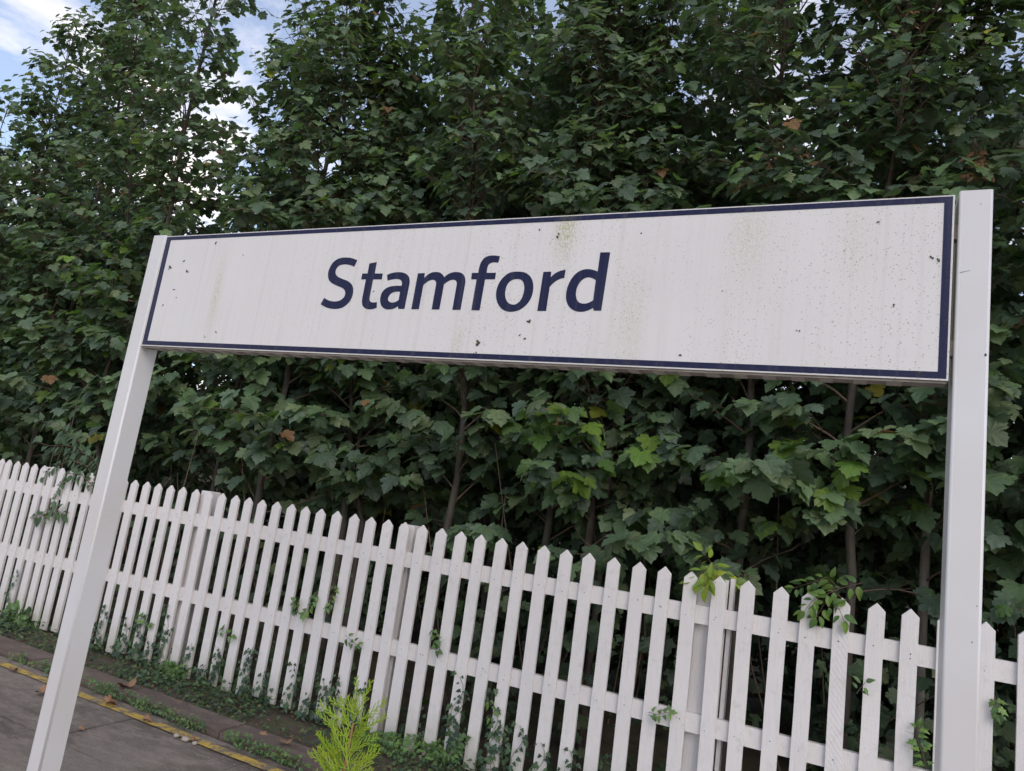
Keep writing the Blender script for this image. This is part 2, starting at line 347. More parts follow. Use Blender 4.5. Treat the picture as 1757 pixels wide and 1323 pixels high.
# kerb: long stones, 5 cm proud
bm=bm_new(); x=-16
while x<8:
    w=.915; g=.003; ya,yb=3.395,3.60; h=.028+random.uniform(-.003,.003)
    p=[(x+g,ky(x,ya)+random.uniform(-.004,.004)),(x+w-g,ky(x+w,ya)+random.uniform(-.004,.004)),(x+w-g,ky(x+w,yb)),(x+g,ky(x,yb))]
    lo=[bm.verts.new((a,b_,-.05)) for a,b_ in p]; hi=[bm.verts.new((a,b_,h)) for a,b_ in p]
    bm.faces.new(hi)
    for k in range(4): bm.faces.new((lo[k],lo[(k+1)%4],hi[(k+1)%4],hi[k]))
    x+=w
bmesh.ops.bevel(bm,geom=[e for e in bm.edges if all(v.co.z>0 for v in e.verts)],offset=.006,segments=2,affect='EDGES')
tag(bm_obj('kerb_edging',bm,M_KERB),kind='structure')
# yellow line painted on the slabs, a thin sheet above them, broken where it wore off
bm=bm_new(); x=-12.
while x<7:
    w=.11; j0=random.uniform(-.004,.004)
    if not(-4.25<x<-3.95 and False):
        vs=[bm.verts.new(q) for q in ((x,ky(x,3.215)+j0,.0075),(x+w,ky(x+w,3.215)+j0,.0075),(x+w,ky(x+w,3.278)+j0*.6,.0075),(x,ky(x,3.278)+j0*.6,.0075))]
        bm.faces.new(vs)
    x+=w
tag(bm_obj('yellow_line',bm,M_YEL),kind='structure')

# ================================================================ STATION NAME SIGN
SY=2.0; X0,X1,Z0,Z1=-2.735,.2030,1.962,2.4535
sg=empty('station_name_sign',(-1.27,SY+.04,0),'white station name board with navy border and italic Stamford lettering between two white posts','station sign')
bm=bm_new(); box(bm,X0,X1,SY,SY+.050,Z0,Z1)
for f in bm.faces:
    f.material_index=0 if f.normal.y<-.5 else 1
bm.faces.ensure_lookup_table()
bmesh.ops.recalc_face_normals(bm,faces=bm.faces)
for f in bm.faces: f.material_index=0 if f.normal.y<-.5 else 1
sb=bm_obj('sign_board',bm,[M_SIGN,M_EDGE],sg)
def subpart(o,parent):
    o.parent=parent; o.location=(0,0,0); return o
def plate(name,polys,mats,parent,y0,y1):
    # polys: list of (outer,[holes]) in (x,z); front at y0, back at y1
    bm=bm_new()
    for outer,holes in polys:
        loops=[outer]+holes
        tess=geometry.tessellate_polygon([[Vector((a,b_,0)) for a,b_ in lp] for lp in loops])
        flat=[p for lp in loops for p in lp]; vs=[bm.verts.new((a,y0,b_)) for a,b_ in flat]
        for t_ in tess:
            try: bm.faces.new([vs[i] for i in t_])
            except ValueError: pass
        k=0
        for lp in loops:
            m_=len(lp); bk=[bm.verts.new((a,y1,b_)) for a,b_ in lp]
            for i in range(m_):
                bm.faces.new((vs[k+i],vs[k+(i+1)%m_],bk[(i+1)%m_],bk[i]))
            k+=m_
    return subpart(bm_obj(name,bm,mats),parent)
e=.0045
plate('border',[([(X0+e,Z0+e),(X1-e,Z0+e),(X1-e,Z1-e*.8),(X0+e,Z1-e*.8)],[[(-2.7035,1.9845),(.1800,1.9835),(.1795,2.4335),(-2.7035,2.4345)]])],M_NAVY,sb,SY-.0010,SY-.0001)
def smooth(pts,ox,oy,sc=160/1757):
    P=[(ox+p[0]*sc,oy+p[1]*sc,len(p)>2) for p in pts]; n=len(P); out=[]
    for i in range(n):
        p1=P[i];p2=P[(i+1)%n];p0=P[i-1];p3=P[(i+2)%n]
        if p1[2] and p2[2]: out.append((p1[0],p1[1])); continue
        d=math.dist(p1[:2],p2[:2])
        def tan(a,b_,c_,corner,first):
            if corner: return None
            t_=(c_[0]-a[0],c_[1]-a[1]); q=math.hypot(*t_) or 1; return (t_[0]/q*d,t_[1]/q*d)
        t1=tan(p0,p1,p2,p1[2],1); t2=tan(p1,p2,p3,p2[2],0); ch=(p2[0]-p1[0],p2[1]-p1[1])
        if t1 is None: t1=(2*ch[0]-t2[0],2*ch[1]-t2[1]) if t2 else ch
        if t2 is None: t2=(2*ch[0]-t1[0],2*ch[1]-t1[1])
        for s in range(5):
            u=s/5; h00=2*u**3-3*u*u+1;h10=u**3-2*u*u+u;h01=-2*u**3+3*u*u;h11=u**3-u*u
            out.append((h00*p1[0]+h10*t1[0]+h01*p2[0]+h11*t2[0],h00*p1[1]+h10*t1[1]+h01*p2[1]+h11*t2[1]))
    w=[at(a,b_,SY) for a,b_ in out]
    return [(v.x,v.z) for v in w]
C=1
G={}
G['S']=((545,425),[(748,240,C),(690,362,C),(610,328),(510,315),(420,335),(362,385),(338,455),(348,510),(395,555),(470,590),(560,625),(625,672),(662,735),(672,815),(655,910),(600,1020),(505,1108),(405,1148),(300,1154),(200,1137),(125,1106),(60,1068,C),(125,945,C),(190,985),(270,1010),(360,1012),(440,985),(500,930),(523,860),(510,802),(460,757),(380,722),(290,680),(230,630),(203,570),(198,490),(222,400),(285,290),(375,218),(480,188),(600,190),(690,212)],[])
G['t']=((545,425),[(978,300,C),(1116,272,C),(1076,488,C),(1228,488,C),(1210,598,C),(1046,598,C),(982,930,C),(980,985),(1000,1020),(1045,1032),(1118,1025,C),(1114,1132,C),(1050,1155),(975,1163),(900,1145),(850,1090),(838,1020),(846,940,C),(912,598,C),(823,598,C),(845,488,C),(943,488,C)],[])
G['a']=((545,425),[(1310,515,C),(1390,482),(1480,465),(1580,465),(1660,490),(1715,540),(1735,615),(1728,700,C),(1637,1152,C),(1525,1155,C),(1512,1102,C),(1450,1142),(1380,1163),(1290,1160),(1225,1120),(1190,1060),(1180,980),(1200,880),(1250,800),(1330,747),(1430,723),(1580,720,C),(1592,670),(1578,625),(1540,598),(1480,590),(1400,600),(1320,622,C)],[[(1555,832,C),(1450,835),(1380,870),(1335,930),(1326,980),(1355,1020),(1410,1034),(1470,1022),(1530,985,C)]])
G['m']=((700,425),[(190,485,C),(318,480,C),(308,578,C),(370,515),(450,470),(530,460),(600,470),(655,510),(685,562,C),(750,505),(835,468),(930,460),(1010,480),(1062,530),(1083,610),(1074,700,C),(990,1172,C),(838,1172,C),(920,700,C),(918,648),(895,615),(840,605),(770,628),(680,690,C),(592,1165,C),(448,1165,C),(532,690,C),(528,642),(500,612),(450,606),(380,635),(292,705,C),(205,1160,C),(65,1160,C)],[])
G['f']=((790,425),[(748,165,C),(712,285,C),(650,277),(580,287),(530,325),(507,390),(495,475,C),(670,475,C),(652,597,C),(465,597,C),(362,1183,C),(208,1177,C),(308,597,C),(205,597,C),(218,478,C),(340,475,C),(357,375),(395,270),(460,190),(545,155),(640,148)],[])
G['o']=((790,425),[(1100,452),(1200,465),(1290,515),(1345,590),(1373,700),(1365,840),(1320,970),(1240,1080),(1130,1165),(1030,1200),(920,1208),(820,1180),(740,1110),(690,1010),(672,900),(690,770),(740,650),(820,550),(915,480),(1005,456)],[[(1080,592),(1140,605),(1185,650),(1205,740),(1195,840),(1160,950),(1100,1030),(1030,1070),(950,1066),(890,1025),(852,950),(843,860),(862,750),(910,660),(990,605)]])
G['r']=((895,425),[(412,458,C),(558,452,C),(550,562,C),(620,495),(710,445),(830,418,C),(805,572,C),(720,592),(620,650),(530,740,C),(462,1193,C),(297,1193,C)],[])
G['d']=((895,425),[(1485,90,C),(1670,88,C),(1500,1188,C),(1365,1188,C),(1345,1135,C),(1270,1175),(1180,1203),(1080,1208),(980,1180),(895,1110),(848,1010),(838,890),(860,770),(900,660),(965,555),(1050,470),(1150,420),(1250,405),(1350,420),(1435,452,C)],[[(1400,615,C),(1340,577),(1270,560),(1190,577),(1110,640),(1050,740),(1025,850),(1028,930),(1060,1010),(1110,1045),(1180,1055),(1260,1040),(1350,990,C)]])
plate('lettering',[(smooth(o,*og),[smooth(h,*og) for h in hs]) for og,o,hs in G.values()],M_NAVY,sb,SY-.0010,SY-.0001)
# lichen spots and knocks on the board
rs=random.Random(3)
def spot(px,py,r,k=3):
    c=at(px,py,SY); bm=bm_new()
    for _ in range(k):
        a,bz=c.x+rs.gauss(0,r*.8),c.z+rs.gauss(0,r*.8); rr=r*rs.uniform(.4,1)
        vs=[bm.verts.new((a+rr*rs.uniform(.6,1.1)*math.cos(q*math.pi/4),SY-.0022,bz+rr*rs.uniform(.6,1.1)*math.sin(q*math.pi/4))) for q in range(8)]
        cc=bm.verts.new((a,SY-.0034,bz)); bk=[bm.verts.new((v.co.x,SY-.0002,v.co.z)) for v in vs]
        for q in range(8):
            bm.faces.new((vs[q],vs[(q+1)%8],cc)); bm.faces.new((vs[(q+1)%8],vs[q],bk[q],bk[(q+1)%8]))
    subpart(bm_obj('lichen_spot',bm,M_SPOT),sb)
for a in ((291,459,.006,4),(321,466,.005,5),(316,447,.004,2),(370,418,.004,2),(298,498,.003,2),(302,509,.003,1),(279,524,.003,2),(820,588,.006,5),(814,607,.004,2),(958,404,.005,4),(925,395,.003,2),(908,552,.004,5),(892,575,.003,4),(901,582,.003,2),(641,499,.0035,2),(371,570,.004,3),(352,578,.003,3),(1168,610,.003,3),(1598,441,.003,4),(1609,446,.003,4),(1575,640,.003,3),(1532,524,.003,2),(1505,383,.003,2),(1371,568,.0028,2),(1100,400,.0025,2),(1240,500,.0025,2),(1448,430,.0025,2),(418,398+40,.002,2)): spot(*a)
# underside flange; stripes of reflected light built as paler raised strips
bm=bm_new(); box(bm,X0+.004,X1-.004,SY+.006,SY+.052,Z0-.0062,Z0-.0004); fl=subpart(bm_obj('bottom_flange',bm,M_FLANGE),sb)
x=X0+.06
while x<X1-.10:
    w=random.uniform(.030,.040); bm=bm_new(); box(bm,x,x+w,SY+.011,SY+.0535,Z0-.0076,Z0-.0063); subpart(bm_obj('reflection_strip',bm,M_REFL),sb); x+=.076+random.uniform(-.006,.006)
# posts: rounded front corners, cap
def post(xa,xb,ztop):
    bm=bm_new(); yb_=SY+.088; r=.007; seg=5; pr=[]
    for k in range(seg+1):
        a=math.pi/2*k/seg; pr.append((xa+r-r*math.cos(a),SY+r-r*math.sin(a)))
    for k in range(seg+1):
        a=math.pi/2*k/seg; pr.append((xb-r+r*math.sin(a),SY+r-r*math.cos(a)))
    pr+=[(xb,yb_),(xa,yb_)]
    lo=[bm.verts.new((a,b_,-.02)) for a,b_ in pr]; hi=[bm.verts.new((a,b_,ztop)) for a,b_ in pr]
    n_=len(pr)
    for i in range(n_):
        f=bm.faces.new((lo[i],lo[(i+1)%n_],hi[(i+1)%n_],hi[i])); f.smooth=i<2*seg+1 and i!=seg
    f=bm.faces.new(hi)
    r_=bmesh.ops.inset_individual(bm,faces=[f],thickness=.002,depth=.0)
    bm.faces.new(lo[::-1])
    o=bm_obj('post',bm,M_POST,sg)
    bm=bm_new(); box(bm,xa-.03,xb+.03,SY-.03,yb_+.03,.009,.019)
    for cx in (xa-.017,xb+.017):
        for cy in (SY-.017,yb_+.017): bmesh.ops.create_cone(bm,cap_ends=True,segments=6,radius1=.008,radius2=.008,depth=.012,matrix=Matrix.Translation((cx,cy,.025)))
    subpart(bm_obj('base_plate',bm,M_POST),o)
    return o
p1=post(-2.822,-2.744,2.4605); p2=post(.2125,.2865,2.4640)
# small scratches / marks on the right-hand post
for (px,py,r_) in ((1691,609,.004),(1683,350,.0016),(1676,1040,.0015),(1668,1102,.0018)):
    bm=bm_new(); c=at(px,py,SY); vs=[bm.verts.new((c.x+r_*.7*math.cos(q*math.pi/4),SY-.0006,c.z+r_*math.sin(q*math.pi/4))) for q in range(8)]; bm.faces.new(vs); subpart(bm_obj('paint_chip',bm,M_NAIL),p2)
bm=bm_new(); c=at(1647,468,SY); d_=at(1665,464,SY)
vs=[bm.verts.new((c.x,SY-.0006,c.z-.0006)),bm.verts.new((d_.x,SY-.0006,d_.z-.0004)),bm.verts.new((d_.x,SY-.0006,d_.z+.0003)),bm.verts.new((c.x,SY-.0006,c.z+.0008))]; bm.faces.new(vs); subpart(bm_obj('scratch',bm,M_NAIL),p2)
# brackets between board and posts
for (a,b_) in ((-2.7445,-2.7345),(.2028,.2128)):
    for z in (2.05,2.36):
        bm=bm_new(); box(bm,a,b_,SY+.018,SY+.046,z-.02,z+.02); bm_obj('mounting_bracket',bm,M_FLANGE,sg)

# ================================================================ PICKET FENCE
FY=4.012
fence=empty('picket_fence',(-3,FY,0),'white painted wooden picket fence with pointed tops running the whole width behind the sign','fence')
PX=[-6.991,-6.884,-6.756,-6.631,-6.502,-6.37,-6.245,-6.12,-5.993,-5.867,-5.727,-5.59,-5.45,-5.312,-5.185,-5.044,-4.909,-4.771,-4.635,-4.493,-4.353,-4.218,-4.08,-3.95,-3.819,-3.68,-3.542,-3.413,-3.279,-3.139,-2.99,-2.855,-2.719,-2.586,-2.449,-2.308,-2.167,-2.026,-1.883,-1.746,-1.604,-1.461,-1.322,-1.174,-1.027,-.886,-.742,-.593,-.45,-.286,-.153,-.005,.146,.289,.438,.592,.75,.895,1.04,1.185,1.33,1.475,1.62,1.765,1.91,2.055]
PX=[-6.991-.127*k for k in range(22,0,-1)]+PX
def topz(x): return float(np.interp(x,[-9.5,-7,-5,-3.3,-2.2,-1,0,2],[1.305,1.310,1.318,1.328,1.330,1.322,1.312,1.308]))
def railz(x,k): return float(np.interp(x,[-9.5,-3.0,0.3,2],[[1.045,1.050,1.057,1.06],[.498,.506,.516,.52]][k]))
rp=random.Random(5)
for i,x in enumerate(PX):
    w=.074+rp.uniform(-.002,.002); tz=topz(x)+rp.uniform(-.002,.002); sh=.036; yf=FY; yb_=FY+.019; bz=.012+rp.uniform(-.01,.035)
    lean=rp.gauss(0,.004)
    prof=[(x-w/2+lean,bz),(x+w/2+lean,bz),(x+w/2,tz-sh),(x,tz),(x-w/2,tz-sh)]
    bm=bm_new(); nseg=7
    # body with a little warp so edges are not ruler-straight
    zs=[bz+(tz-sh-bz)*k/nseg for k in range(nseg+1)]
    wob=[rp.gauss(0,.0007) for _ in zs]
    fr=[];bk=[]
    L_=[(x-w/2+lean*(1-k/nseg)+wob[k],zs[k]) for k in range(nseg+1)]; R_=[(x+w/2+lean*(1-k/nseg)+wob[k],zs[k]) for k in range(nseg+1)]
    loop=R_+[(x+wob[-1],tz)]+L_[::-1]
    fv=[bm.verts.new((a,yf,b_)) for a,b_ in loop]; bv=[bm.verts.new((a,yb_,b_)) for a,b_ in loop]
    n_=len(loop); m_=nseg+1
    for k in range(nseg):
        a,b_,c_,d_=k,k+1,n_-2-k,n_-1-k
        bm.faces.new((fv[a],fv[b_],fv[c_],fv[d_])); bm.faces.new((bv[a],bv[d_],bv[c_],bv[b_]))
    bm.faces.new((fv[m_-1],fv[m_],fv[m_+1])); bm.faces.new((bv[m_+1],bv[m_],bv[m_-1]))
    for k in range(n_): bm.faces.new((fv[k],bv[k],bv[(k+1)%n_],fv[(k+1)%n_]))
    be=[e_ for e_ in bm.edges if all(abs(v.co.y-yf)<1e-6 for v in e_.verts) and len(e_.link_faces)==2 and any(f.normal.y>-.5 or True for f in e_.link_faces) and not all(abs(f.calc_center_median().y-yf)<1e-6 for f in e_.link_faces)]
    bmesh.ops.bevel(bm,geom=be,offset=.0022,segments=1,affect='EDGES')
    for k in (0,1):
        for _ in range(1 if rp.random()<.75 else 2):
            zz=railz(x,k)+.047+rp.uniform(-.022,.022); xx=x+rp.uniform(-.012,.012); rr=rp.uniform(.0022,.0038)
            vs=[bm.verts.new((xx+rr*math.cos(q*math.pi/3),yf-.0006,zz+rr*math.sin(q*math.pi/3))) for q in range(6)]
            bm.faces.new(vs[::-1]).material_index=1
    me=bpy.data.meshes.new('picket'); bm.normal_update(); bm.to_mesh(me); bm.free()
    link('picket',me,[M_WOODM if abs(x+.005)<.02 else M_WOOD,M_NAIL],fence)
for k in (0,1):
    bm=bm_new(); xs_=np.linspace(-9.8,2.1,40); prev=None
    for x in xs_:
        z=railz(x,k); ring=[bm.verts.new(q) for q in ((x,FY+.0195,z),(x,FY+.057,z),(x,FY+.057,z+.094),(x,FY+.0195,z+.094))]
        if prev:
            for q in range(4): bm.faces.new((prev[q],prev[(q+1)%4],ring[(q+1)%4],ring[q]))
        else: bm.faces.new(ring)
        prev=ring
    bm.faces.new(prev[::-1]); bmesh.ops.recalc_face_normals(bm,faces=bm.faces)
    bm_obj('rail',bm,M_WOOD,fence,0)
for (xc,wd,tz) in ((-8.35,.10,1.31),(-6.40,.10,1.30),(-4.445,.105,1.318),(-2.60,.11,1.312),(-.66,.105,1.24),(1.20,.105,1.29)):
    bm=bm_new(); box(bm,xc-wd/2,xc+wd/2,FY+.058,FY+.158,-.02,tz); bm_obj('fence_post',bm,M_WOOD,fence,.004)
for xo,dz in ((-.565,.0),(-.535,.012)):
    bm=bm_new(); box(bm,xo-.011,xo+.011,FY+.0585,FY+.125,.02,1.298+dz); bm_obj('batten',bm,M_WOOD,fence,.002)

# ================================================================ FOLIAGE
UP=np.array([0,0,1.])
GREENS=np.array([(.046,.080,.042),(.055,.094,.048),(.066,.112,.050),(.078,.132,.052),(.054,.086,.056),(.086,.118,.050)])*1.22+.006
GREENS=(GREENS*.86+GREENS.mean(1,keepdims=True)*[.15,.14,.13])*1.28
YOUNG=np.array([(.13,.23,.045),(.17,.27,.045),(.10,.19,.05)])
YELLOW=np.array([(.34,.36,.05),(.42,.38,.06)]); BROWN=np.array([(.20,.11,.05),(.27,.15,.07)])
BRIGHT=[(at(395,715,4.45),.22,.8),(at(600,640,4.5),.25,.4),(at(1030,760,4.4),.38,.55),(at(880,720,4.4),.3,.3),(at(1240,860,4.4),.25,.5),(at(1480,830,4.4),.3,.3),(at(270,360,5.0),.45,.35),(at(150,470,4.6),.6,.3),(at(640,20,4.9),.7,.35),(at(800,30,4.9),.6,.3),(at(870,830,4.4),.3,.4),(at(1390,90,4.7),.2,.5),(at(1650,15,4.7),.4,.4),(at(1100,200,4.5),.12,.8)]
BRIGHT=[(np.array(a),r,p) for a,r,p in BRIGHT]
VOIDS=[((436,50),5.0,(.17,.9,.50)),((438,120),5.0,(.15,.9,.26)),((412,195),5.0,(.10,.7,.12)),((30,45),5.3,(1.35,1.5,1.1)),((25,235),5.3,(.75,1.4,.36)),((505,5),5.0,(.42,.9,.42)),((455,20),5.0,(.3,.9,.4)),((565,-40),5.0,(.3,.8,.35)),((905,40),5.0,(.10,.4,.22)),((150,20),5.2,(.35,.8,.35))]
VOIDS=[(np.array(at(*a,Y)),np.array(s)) for a,Y,s in VOIDS]
HOL=[((1440,960),4.7,(.55,.5,.20)),((500,850),4.7,(.35,.5,.20)),((960,905),4.8,(.45,.5,.16)),((700,850),4.8,(.25,.4,.14)),((480,760),4.8,(.14,.5,.16)),((900,690),4.6,(.13,.3,.14)),((1210,660),4.6,(.16,.3,.08)),((1560,870),4.7,(.18,.4,.14)),((1290,770),4.6,(.14,.3,.10)),((740,690),4.6,(.1,.3,.13))]
VOIDS+=[(np.array(at(*a,Y)),np.array(s)) for a,Y,s in HOL]
def ok(p):
    for c,s in VOIDS:
        d=(p-c)/s
        if d@d<1: return False
    return True
def leafcol(p,tint,rg,bright=True):
    if bright:
        for c,r,pr in BRIGHT:
            if np.sum((p-c)**2)<r*r and rg.random()<pr: 
                return YOUNG[rg.integers(3)]*rg.uniform(.6,1.05)
    q=rg.random()
    if q<.004: return YELLOW[rg.integers(2)]*rg.uniform(.6,1)
    if q<.010: return BROWN[rg.integers(2)]*rg.uniform(.6,1)
    if q<.05: return YOUNG[rg.integers(3)]*rg.uniform(.45,.8)
    return GREENS[rg.integers(6)]*tint*rg.uniform(.75,1.3)
def sycamore(x,y,top,zlo,Lmax,label,rg,group,step=.105,lsize=.125,stems=None,bark=None,front=4.12,dens=1.0):
    root=empty('sycamore_tree',(x,y,0),label,'tree',group)
    T=Tubes(7); B=Tubes(4); LV=Leaves()
    if stems is None:
        n=12; zs=np.linspace(-.05,top,n); lx=np.cumsum(rg.normal(0,.035,n)); ly=np.cumsum(rg.normal(0,.03,n))
        stems=[np.column_stack([x+lx-lx[0],y+ly-ly[0],zs])]
    r0_=.010+.0030*top
    for si,st in enumerate(stems):
        st=np.asarray(st,float); rad=np.linspace(r0_*(1 if si==0 else .75),.005,len(st)); T.add(st,rad)
        zz=st[:,2]; ztop=zz[-1]; z=max(zlo,zz[0]+.1); az=rg.uniform(0,6.28)
        while z<ztop-.02:
            t=(z-zlo)/(ztop-zlo); b0=np.array([np.interp(z,zz,st[:,0]),np.interp(z,zz,st[:,1]),z])
            Lb=Lmax*(.25+.75*(1-max(t,0)**1.6))*rg.uniform(.65,1.15); Lb=max(Lb,.20)
            if t<.12: Lb*=.8
            az+=2.39996+rg.normal(0,.3)
            h=np.array([math.cos(az),math.sin(az)*.95,0])
            el=rg.uniform(.35,.85)+.35*t
            nb=6; P=[b0]; d=h*math.cos(el)+UP*math.sin(el)
            for k in range(nb):
                d=nrm(d+rg.normal(0,.10,3)+np.array([0,0,-.07 if t<.8 else .02])); P.append(P[-1]+d*Lb/nb)
            P=np.array(P)
            if not ok(P[-1]) or not ok(P[3]):
                if not ok(P[2]) or not ok(b0): z+=step; continue
                P=P[:4]
            P[:,1]=np.maximum(P[:,1],front+.02)
            B.add(P,np.linspace(.009 if Lb>.6 else .006,.0025,len(P)),4)
            tint=rg.uniform(.75,1.25)
            # side twigs
            nt_=max(3,int(Lb*(9.6+4.2*min(max(z-2.8,0),1))*dens))
            for q in range(nt_+1):
                u=(.22+.78*q/nt_)*(len(P)-1); i=min(int(u),len(P)-2); base=P[i]+(P[i+1]-P[i])*(u-i)
                bd=nrm(P[i+1]-P[i])
                if q==nt_: td=bd; tl=.12
                else:
                    sd_=nrm(np.cross(bd,UP))*(1 if q%2 else -1); td=nrm(bd*.7+sd_*rg.uniform(.5,1.0)+UP*rg.uniform(-.1,.5)); tl=rg.uniform(.10,.26)*(1-.3*u/len(P))
                e1=base+td*tl*.55; e2=base+td*tl+UP*rg.uniform(-.01,.03)
                B.add(np.array([base,e1,e2]),[.003,.0022,.0015],3)
                tt=tint*rg.uniform(.85,1.15)
                for bi,bp in enumerate((e1,e2,e2)):
                    cross=nrm(np.cross(td,UP)+rg.normal(0,.2,3)); 
                    if bi==2: cross=nrm(td*.6+rg.normal(0,.6,3)*[1,1,.4])
                    for sgn in ((1,-1) if bi<2 else (1,)):
                        if rg.random()<.16: continue
                        pd=nrm(cross*sgn*.9+td*.45+np.array([0,-.22,.12])+rg.normal(0,.18,3)); pl=rg.uniform(.035,.10)
                        lp=bp+pd*pl
                        if lp[1]<front or lp[2]<zlo-.45 or not ok(lp): continue
                        ax=nrm(pd*[1,1,.25]+np.array([0,0,-rg.uniform(.25,1.15)]))
                        nn=UP*rg.uniform(.5,1.2)+np.array([0,-rg.uniform(.15,.85),0])+pd*.35+rg.normal(0,.28,3)
                        if LV.s is not None and rg.random()<.5: B.add(np.array([bp,lp]),[.0013,.0010],3)
                        LV.add(lp,ax,nn,lsize*(1.04-.36*min(max((lp[2]-2.0)/2.6,0),1))*rg.choice([.5,.7,.85,.97,1.08,1.18],p=[.12,.2,.24,.22,.15,.07]),leafcol(lp,tt,rg))
            z+=step*rg.uniform(.7,1.3)*(1-.38*min(max((z-2.4)/1.4,0),1))
    T.obj('trunk',bark or M_BARK,root); B.obj('branches',M_TWIG,root); LV.obj('crown',M_LEAF,T_SYC,root)
    return root,len(LV.s)
g='sycamore saplings behind the picket fence'
def A(px,py,Y): return list(at(px,py,Y))
total=0
def fork(px_list,Y):
    return np.array([A(a,b_,Y) for a,b_ in px_list])
tr=[
 (-12.6,5.6,6.0,1.3,1.25,'far sycamore at the left edge seen past the end of the visible fence'),
 (-11.3,5.3,6.1,1.2,1.2,'sycamore with an outstretched twig against the sky at the left edge'),
 (-10.0,5.15,7.35,1.2,.95,'sycamore with a narrow leader rising into open blue sky'),
 (-8.7,5.3,9.2,1.2,1.0,'tall dense sycamore rising left of the forked trunk'),
 (-7.35,5.1,9.6,1.5,1.0,'sycamore whose trunk forks low down left of the leaning left post'),
 (-6.8,4.95,9.2,1.5,.85,'narrow sycamore left of the gap of sky above the left end of the sign'),
 (-5.55,5.1,6.6,1.35,.95,'sycamore just right of the gap of sky above the left end of the sign'),
 (-4.65,5.0,8.6,1.15,1.0,'sycamore above the big S of the sign'),
 (-3.85,5.2,8.8,1.2,.95,'sycamore with twin thin stems showing over the pickets below the letter t'),
 (-2.95,4.95,8.6,1.15,.9,'sycamore with a straight brown stem under the middle of the sign'),
 (-2.1,5.2,8.2,1.2,.9,'sycamore behind the letters f and o of the sign'),
 (-1.35,5.0,8.2,1.2,.9,'sycamore with two dark stems below the last letter of the sign'),
 (-.65,5.1,8.1,1.15,.9,'sycamore above the blank right half of the sign'),
 (.02,4.95,8.0,1.2,.9,'sycamore left of the pale forked trunk near the right post'),
 (.62,5.35,8.0,1.2,.85,'sycamore with a pale forked trunk beside the top of the right post'),
 (1.35,4.9,7.8,1.2,.9,'sycamore right of the right post at the edge of the photo'),
 (2.2,5.2,7.8,1.2,.9,'sycamore beyond the right edge post, last of the row'),
]
for k,(x,y,top,zlo,Lm,lab) in enumerate(tr):
    rg=np.random.default_rng(100+k); stems=None; bark=None
    if k==4:
        a=fork([(172,1000),(175,830),(166,735),(160,690),(112,600),(75,500),(60,380),(90,200)],5.1); b_=fork([(166,735),(176,660),(206,560),(215,430),(225,300),(230,150),(240,-60),(250,-250)],5.1)
        a[0][2]=-.05; a[0][0]=a[1][0]; stems=[a,b_]
    if k==8:
        a=fork([(590,900),(596,800),(604,720),(600,500),(590,200),(600,-150)],5.2); a=np.vstack([[a[0][0],5.2,-.05],a]); b_=fork([(622,900),(606,800),(640,650),(650,400),(660,100)],5.25); b_=np.vstack([[b_[0][0],5.25,-.05],b_]); stems=[a,b_]
    if k==9:
        a=fork([(762,930),(785,820),(798,690),(800,400),(808,340),(815,100),(800,-200)],4.95); a=np.vstack([[a[0][0],4.95,-.05],a]); stems=[a]
    if k==11:
        a=fork([(1014,900),(1018,800),(1030,500),(1040,100),(1050,-150)],5.0); a=np.vstack([[a[0][0],5.0,-.05],a]); b_=fork([(1040,890),(1046,800),(1080,500),(1120,250),(1160,0)],5.05); b_=np.vstack([[b_[0][0],5.05,-.05],b_]); stems=[a,b_]
    if k==14:
        a=fork([(1585,1000),(1600,700),(1625,400),(1638,200),(1642,130),(1650,-60),(1655,-250)],5.35); a=np.vstack([[a[0][0],5.35,-.05],a])
        b_=fork([(1640,125),(1600,75),(1560,10),(1530,-80)],5.3); c_=fork([(1641,140),(1680,90),(1710,40),(1750,-40)],5.3); stems=[a,b_,c_]; bark=M_PALEBARK
    ls=.138 if k>5 else .134
    _,c_=sycamore(x,y,top,zlo,Lm,lab,rg,g,lsize=ls,stems=stems,bark=bark,step=.10 if k<14 else .11,front=4.14); total+=c_

SYCS={o.location.x:o for o in COL.objects if o.name.startswith('sycamore_tree')}
src=sorted([o for o in COL.objects if o.name.startswith('sycamore_tree')],key=lambda o:o.location.x)
for (x,y,k,s,rz,lab) in ((-11.4,6.6,4,.74,2.6,'second row sycamore behind the narrow leader'),(-10.1,6.4,6,.98,3.3,'second row sycamore filling in behind the tall left saplings'),(-6.6,6.3,7,.74,2.9,'second row sycamore behind the short sapling right of the sky gap'),
 (-5.3,6.2,8,1.0,3.0,'second row sycamore behind the capital S'),(-4.3,6.25,9,1.06,3.5,'second row sycamore behind the letters t and a'),(-3.2,6.1,11,1.05,2.8,'second row sycamore behind the letter m'),(-2.2,6.3,6,1.02,2.5,'second row sycamore behind the letter d'),
 (-1.1,6.15,13,.98,3.2,'second row sycamore behind the middle of the blank half'),(.1,6.4,10,.84,2.4,'second row sycamore behind the right end of the board'),(1.6,6.1,7,.76,3.3,'second row sycamore at the right edge')):
    o0=src[k]; o=o0.copy(); COL.objects.link(o); o.location=(x,y,0); o.rotation_euler=(0,0,rz); o.scale=(s,s,s); o['label']=lab; o['group']='second row of sycamores'
    for ch in o0.children:
        c_=ch.copy(); COL.objects.link(c_); c_.parent=o


